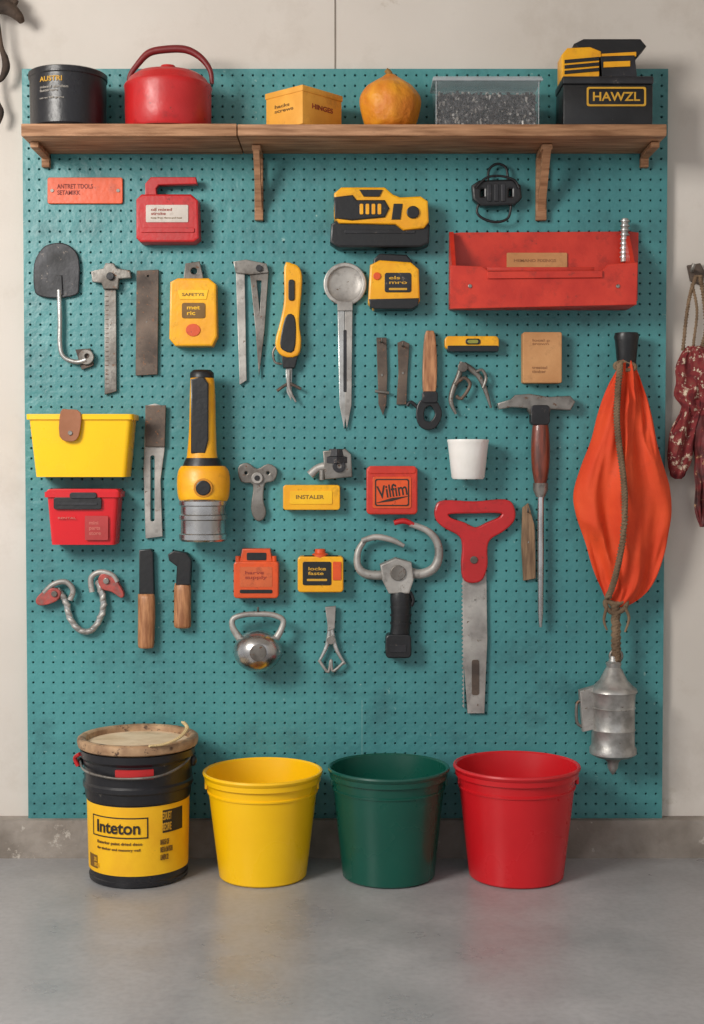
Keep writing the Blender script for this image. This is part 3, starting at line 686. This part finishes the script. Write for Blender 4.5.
# drum
d=.18; u=136.5
k=(CAMD-d)/F
z1=W(u,738,d).z
o=Item('paint_drum',loc=(W(u,738,d).x,-d,0))
zz=lambda v:W(u,v,d).z
rk=lambda r:r*k
lathe(o,'drum',u,d,[(0.001,0),(0.001,rk(47)),(.004,rk(49)),(.014,rk(49.5)),(.016,rk(48.5)),(zz(794),rk(51)),(zz(793),rk(52.5)),(zz(784),rk(53.5)),(zz(782),rk(55)),(zz(778),rk(55)),(zz(776),rk(53.5)),(zz(756),rk(54.5)),(zz(753),rk(57)),(zz(746),rk(57.5)),(zz(744.5),rk(50))],CLB,n=72,metres=True,ang=28)
RW=mat('worn_rim_board',(190,156,120),.5,rgb2=(140,106,78),vs=22,wear=(84,62,48),wamt=.58,ws=40,grime=(110,84,64),gs=16,gamt=.48)
lathe(o,'rim_board',u,d,[(zz(745),rk(57)),(zz(743.5),rk(59.5)),(zz(739),rk(60.5)),(zz(736),rk(60)),(zz(734.5),rk(58)),(zz(734.5),rk(54)),(zz(736),rk(52)),(zz(745),rk(51))],RW,n=72,metres=True)
lathe(o,'lid_inset',u,d,[(zz(741),rk(53)),(zz(740.5),rk(30)),(zz(740.5),0)],WL,n=72,metres=True)
lathe(o,'label',u,d,[(zz(862),rk(49.6)+.0003),(zz(795),rk(51)+.0006)],LY,n=60,metres=True,a0=-105,a1=105)
text(o,'label_text','Inteton',101,809,148,821,d,INK,cyl=(u,d,rk(50.9)+.001))
for vv in(805,824): lathe(o,'label_rule',u,d,[(zz(vv+1.2),rk(50.9)+.0008),(zz(vv),rk(50.9)+.001)],INK,n=30,metres=True,a0=-50,a1=19)
for aa in(-51,18): lathe(o,'label_rule_end',u,d,[(zz(825.2),rk(50.8)+.0008),(zz(805),rk(50.9)+.001)],INK,n=2,metres=True,a0=aa,a1=aa+1.5)
text(o,'small_print','Exterior paint dried deco',101,829,150,832.5,d,BRI,cyl=(u,d,rk(50.5)+.001))
text(o,'small_print_b','for timber and masonry wall',101,835,148,838,d,BRI,cyl=(u,d,rk(50.4)+.001))
lathe(o,'label_badge',u,d,[(zz(858),rk(49.9)+.0004),(zz(845),rk(50.2)+.0006)],mat('badge_brown',(120,84,24),.6),n=16,metres=True,a0=-62,a1=-44)
text(o,'badge_text','20L\n18KG',95,847,103,856,d,INY,cyl=(u,d,rk(50.2)+.0012))
lathe(o,'side_panel',u,d,[(zz(822),rk(50.9)+.0004),(zz(800),rk(51)+.0006)],mat('side_black',(40,34,26),.6),n=20,metres=True,a0=36,a1=66)
text(o,'side_text','EDUET\nBEORE',170,802,181,820,d,INY,cyl=(u,d,rk(51)+.0012))
text(o,'side_text_b','MADE OF\nMETA BATCH\nLINER 22',168,828,182,848,d,BRI,cyl=(u,d,rk(50.6)+.001))
lathe(o,'red_latch',u,d,[(zz(767),rk(54)),(zz(767),rk(57)),(zz(758),rk(57)),(zz(758),rk(54))],R,n=14,metres=True,a0=-14,a1=24)
tube(o,'bail_wire',[(80,760,d),(84,770,d+.08),(100,776,d+.12),(124,779,d+.137),(160,776,d+.13),(184,764,d+.08),(192,752,d)],1.2,SD)
ball(o,'lug_a',80,762,d,4,5,.012,K); ball(o,'lug_b',193,760,d,4,6,.012,K)
tube(o,'red_tie',[(78,766,d+.02),(75,758,d+.02),(80,754,d+.03)],2,R)
ropey(o,'cord_on_rim',[(150,746,d+.135),(165,744,d+.125),(180,737,d+.09),(187,728,d+.03),(183,722,d+.02)],1.8,mat('pale_cord',(206,182,134),.8),pitch=6)
# ================= room
def simple(name,mn,mx,m):
    bm=bmesh.new(); bmesh.ops.create_cube(bm,size=1)
    c=(Vector(mn)+Vector(mx))/2; s=Vector(mx)-Vector(mn)
    for v in bm.verts: v.co=Vector((v.co.x*s.x,v.co.y*s.y,v.co.z*s.z))+c
    me=bpy.data.meshes.new(name); bm.to_mesh(me); bm.free(); me.materials.append(m)
    return link(bpy.data.objects.new(name,me))
wallm=mat('wall_plaster',(212,205,197),.85,rgb2=(200,192,183),vs=1.5,bump=.12,bs=60,wear=(190,180,168),ws=4,wamt=.64,grime=(182,171,159),gs=2.5,gamt=.52)
simple('wall_back',(-3.5,0,0),(2.0,.1,2.45),wallm)
simple('light_block_wall_right',(2.0,-2.2,0),(2.1,.1,2.45),wallm)  # unseen side wall, added to keep the right side darker
simple('sky_block_ceiling',(-3.5,-1.9,2.45),(2.1,.1,2.55),wallm)  # unseen slab, added and cut short to block sky light from the upper wall
zc=W(345,821,.05).z
curb=mat('curb_concrete',(158,149,140),.85,rgb2=(126,117,108),vs=9,bump=.8,bs=40,wear=(186,178,168),ws=14,wamt=.62,grime=(90,80,72),gs=8,gamt=.56)
simple('baseboard_back',(-3.5,-.045,0),(2.0,0,zc),curb)
x=W(335,30,0).x
simple('trim_1',(x-.0015,-.002,W(335,75,0).z),(x+.0015,0,2.45),mat('joint_filler',(140,130,120),.9))
fm=bpy.data.materials.new('polished_concrete'); fm.use_nodes=True
n=fm.node_tree.nodes; l=fm.node_tree.links; b=n['Principled BSDF']
tc=n.new('ShaderNodeTexCoord')
n1=n.new('ShaderNodeTexNoise'); n1.inputs['Scale'].default_value=2.6; n1.inputs['Detail'].default_value=10; n1.inputs['Roughness'].default_value=.62; l.new(tc.outputs['Object'],n1.inputs['Vector'])
r1=n.new('ShaderNodeValToRGB'); r1.color_ramp.elements[0].position=.3; r1.color_ramp.elements[1].position=.7
r1.color_ramp.elements[0].color=C(138,137,138); r1.color_ramp.elements[1].color=C(168,167,168); l.new(n1.outputs['Fac'],r1.inputs[0])
n2=n.new('ShaderNodeTexNoise'); n2.inputs['Scale'].default_value=70; n2.inputs['Detail'].default_value=6; l.new(tc.outputs['Object'],n2.inputs['Vector'])
r2=n.new('ShaderNodeValToRGB'); r2.color_ramp.elements[0].position=.3; r2.color_ramp.elements[0].color=(.88,.88,.88,1); r2.color_ramp.elements[1].position=.6; l.new(n2.outputs['Fac'],r2.inputs[0])
mx=n.new('ShaderNodeMix'); mx.data_type='RGBA'; mx.blend_type='MULTIPLY'; mx.inputs[0].default_value=1; l.new(r1.outputs[0],mx.inputs[6]); l.new(r2.outputs[0],mx.inputs[7])
l.new(mx.outputs[2],b.inputs['Base Color'])
rr_=n.new('ShaderNodeMapRange'); rr_.inputs['From Min'].default_value=.3; rr_.inputs['From Max'].default_value=.7; rr_.inputs['To Min'].default_value=.2; rr_.inputs['To Max'].default_value=.5; l.new(n1.outputs['Fac'],rr_.inputs[0]); l.new(rr_.outputs[0],b.inputs['Roughness'])
bp=n.new('ShaderNodeBump'); bp.inputs['Strength'].default_value=.1; bp.inputs['Distance'].default_value=.003; l.new(n2.outputs['Fac'],bp.inputs['Height']); l.new(bp.outputs[0],b.inputs['Normal'])
simple('floor',(-3.5,-6,-.1),(3.1,.1,0),fm)
# ================= pegboard
tealm=mat('teal_painted_hardboard',(76,144,145),.4,rgb2=(62,126,129),vs=2.5,bump=.6,bs=40,wear=(140,176,170),ws=38,wamt=.665,grime=(52,100,103),gs=7,gamt=.5)
back=mat('pegboard_backing',(28,62,64),.8)
pb=Item('pegboard',345,445,.01)
a=W(23,70,B); e=W(667,70,B); bt=W(345,819,B)
x0,x1,z1_,z0_=a.x,e.x,a.z,bt.z
NX,NZ=63,73
px,pz=(x1-x0)/NX,(z1_-z0_)/NZ; hr=.0025
vs=[];fs=[]
offs=[(-.5,-.5),(0,-.5),(.5,-.5),(.5,0),(.5,.5),(0,.5),(-.5,.5),(-.5,0)]
hang=[-135,-90,-45,0,45,90,135,180]
for j in range(NZ):
    for i in range(NX):
        cx=x0+(i+.5)*px; cz=z0_+(j+.5)*pz; n0=len(vs)
        for ox,oz in offs: vs.append((cx+ox*px,-B,cz+oz*pz))
        for h in hang: vs.append((cx+(hr+.0012)*math.cos(math.radians(h)),-B,cz+(hr+.0012)*math.sin(math.radians(h))))
        for h in hang: vs.append((cx+hr*math.cos(math.radians(h)),-B+.0014,cz+hr*math.sin(math.radians(h))))
        for h in hang: vs.append((cx+hr*math.cos(math.radians(h)),-B+.005,cz+hr*math.sin(math.radians(h))))
        for k in range(8):
            q=(k+1)%8
            for w_ in(0,8,16): fs.append((n0+w_+k,n0+w_+q,n0+w_+8+q,n0+w_+8+k))
me=bpy.data.meshes.new('perforated_sheet'); me.from_pydata(vs,[],fs)
pb.add(me,'perforated_sheet',tealm,smooth=False)
box(pb,'backing',(x0+.001,-B+.005,z0_+.001),(x1-.001,-.001,z1_-.001),back,0)
for nm,mn,mxx in(('edge_left',(x0-.003,-B,z0_),(x0,-.001,z1_)),('edge_right',(x1,-B,z0_),(x1+.003,-.001,z1_)),('edge_top',(x0-.003,-B,z1_),(x1+.003,-.001,z1_+.003)),('edge_bottom',(x0-.003,-B,z0_-.003),(x1+.003,-.001,z0_))):
    box(pb,nm,mn,mxx,tealm,0)
xs_=W(362,700,B).x
box(pb,'sheet_seam',(xs_-.0008,-B-.0002,z0_),(xs_+.0008,-B+.001,W(362,700,B).z),mat('seam_edge',(120,168,166),.6),0)
# ================= lights
def area(name,loc,tgt,size,en,colr,sy=None):
    L=bpy.data.lights.new(name,'AREA'); L.energy=en; L.color=colr; L.size=size
    if sy: L.shape='RECTANGLE'; L.size_y=sy
    o=bpy.data.objects.new(name,L); link(o); o.location=loc
    o.rotation_euler=(Vector(tgt)-Vector(loc)).to_track_quat('-Z','Y').to_euler()
area('daylight_opening',(-2.0,-2.5,2.2),(0.0,0,.8),1.0,92,(1,.96,.90))
w=bpy.data.worlds.new('w'); sc.world=w; w.use_nodes=True
w.node_tree.nodes['Background'].inputs[0].default_value=(.96,.97,1,1); w.node_tree.nodes['Background'].inputs[1].default_value=.70
cd=bpy.data.cameras.new('camera'); cam=bpy.data.objects.new('camera',cd); link(cam)
cd.sensor_width=36; cd.lens=F/1024*36; cam.location=(0,-CAMD,CZ); cam.rotation_euler=(math.pi/2-TH,0,0)
sc.camera=cam
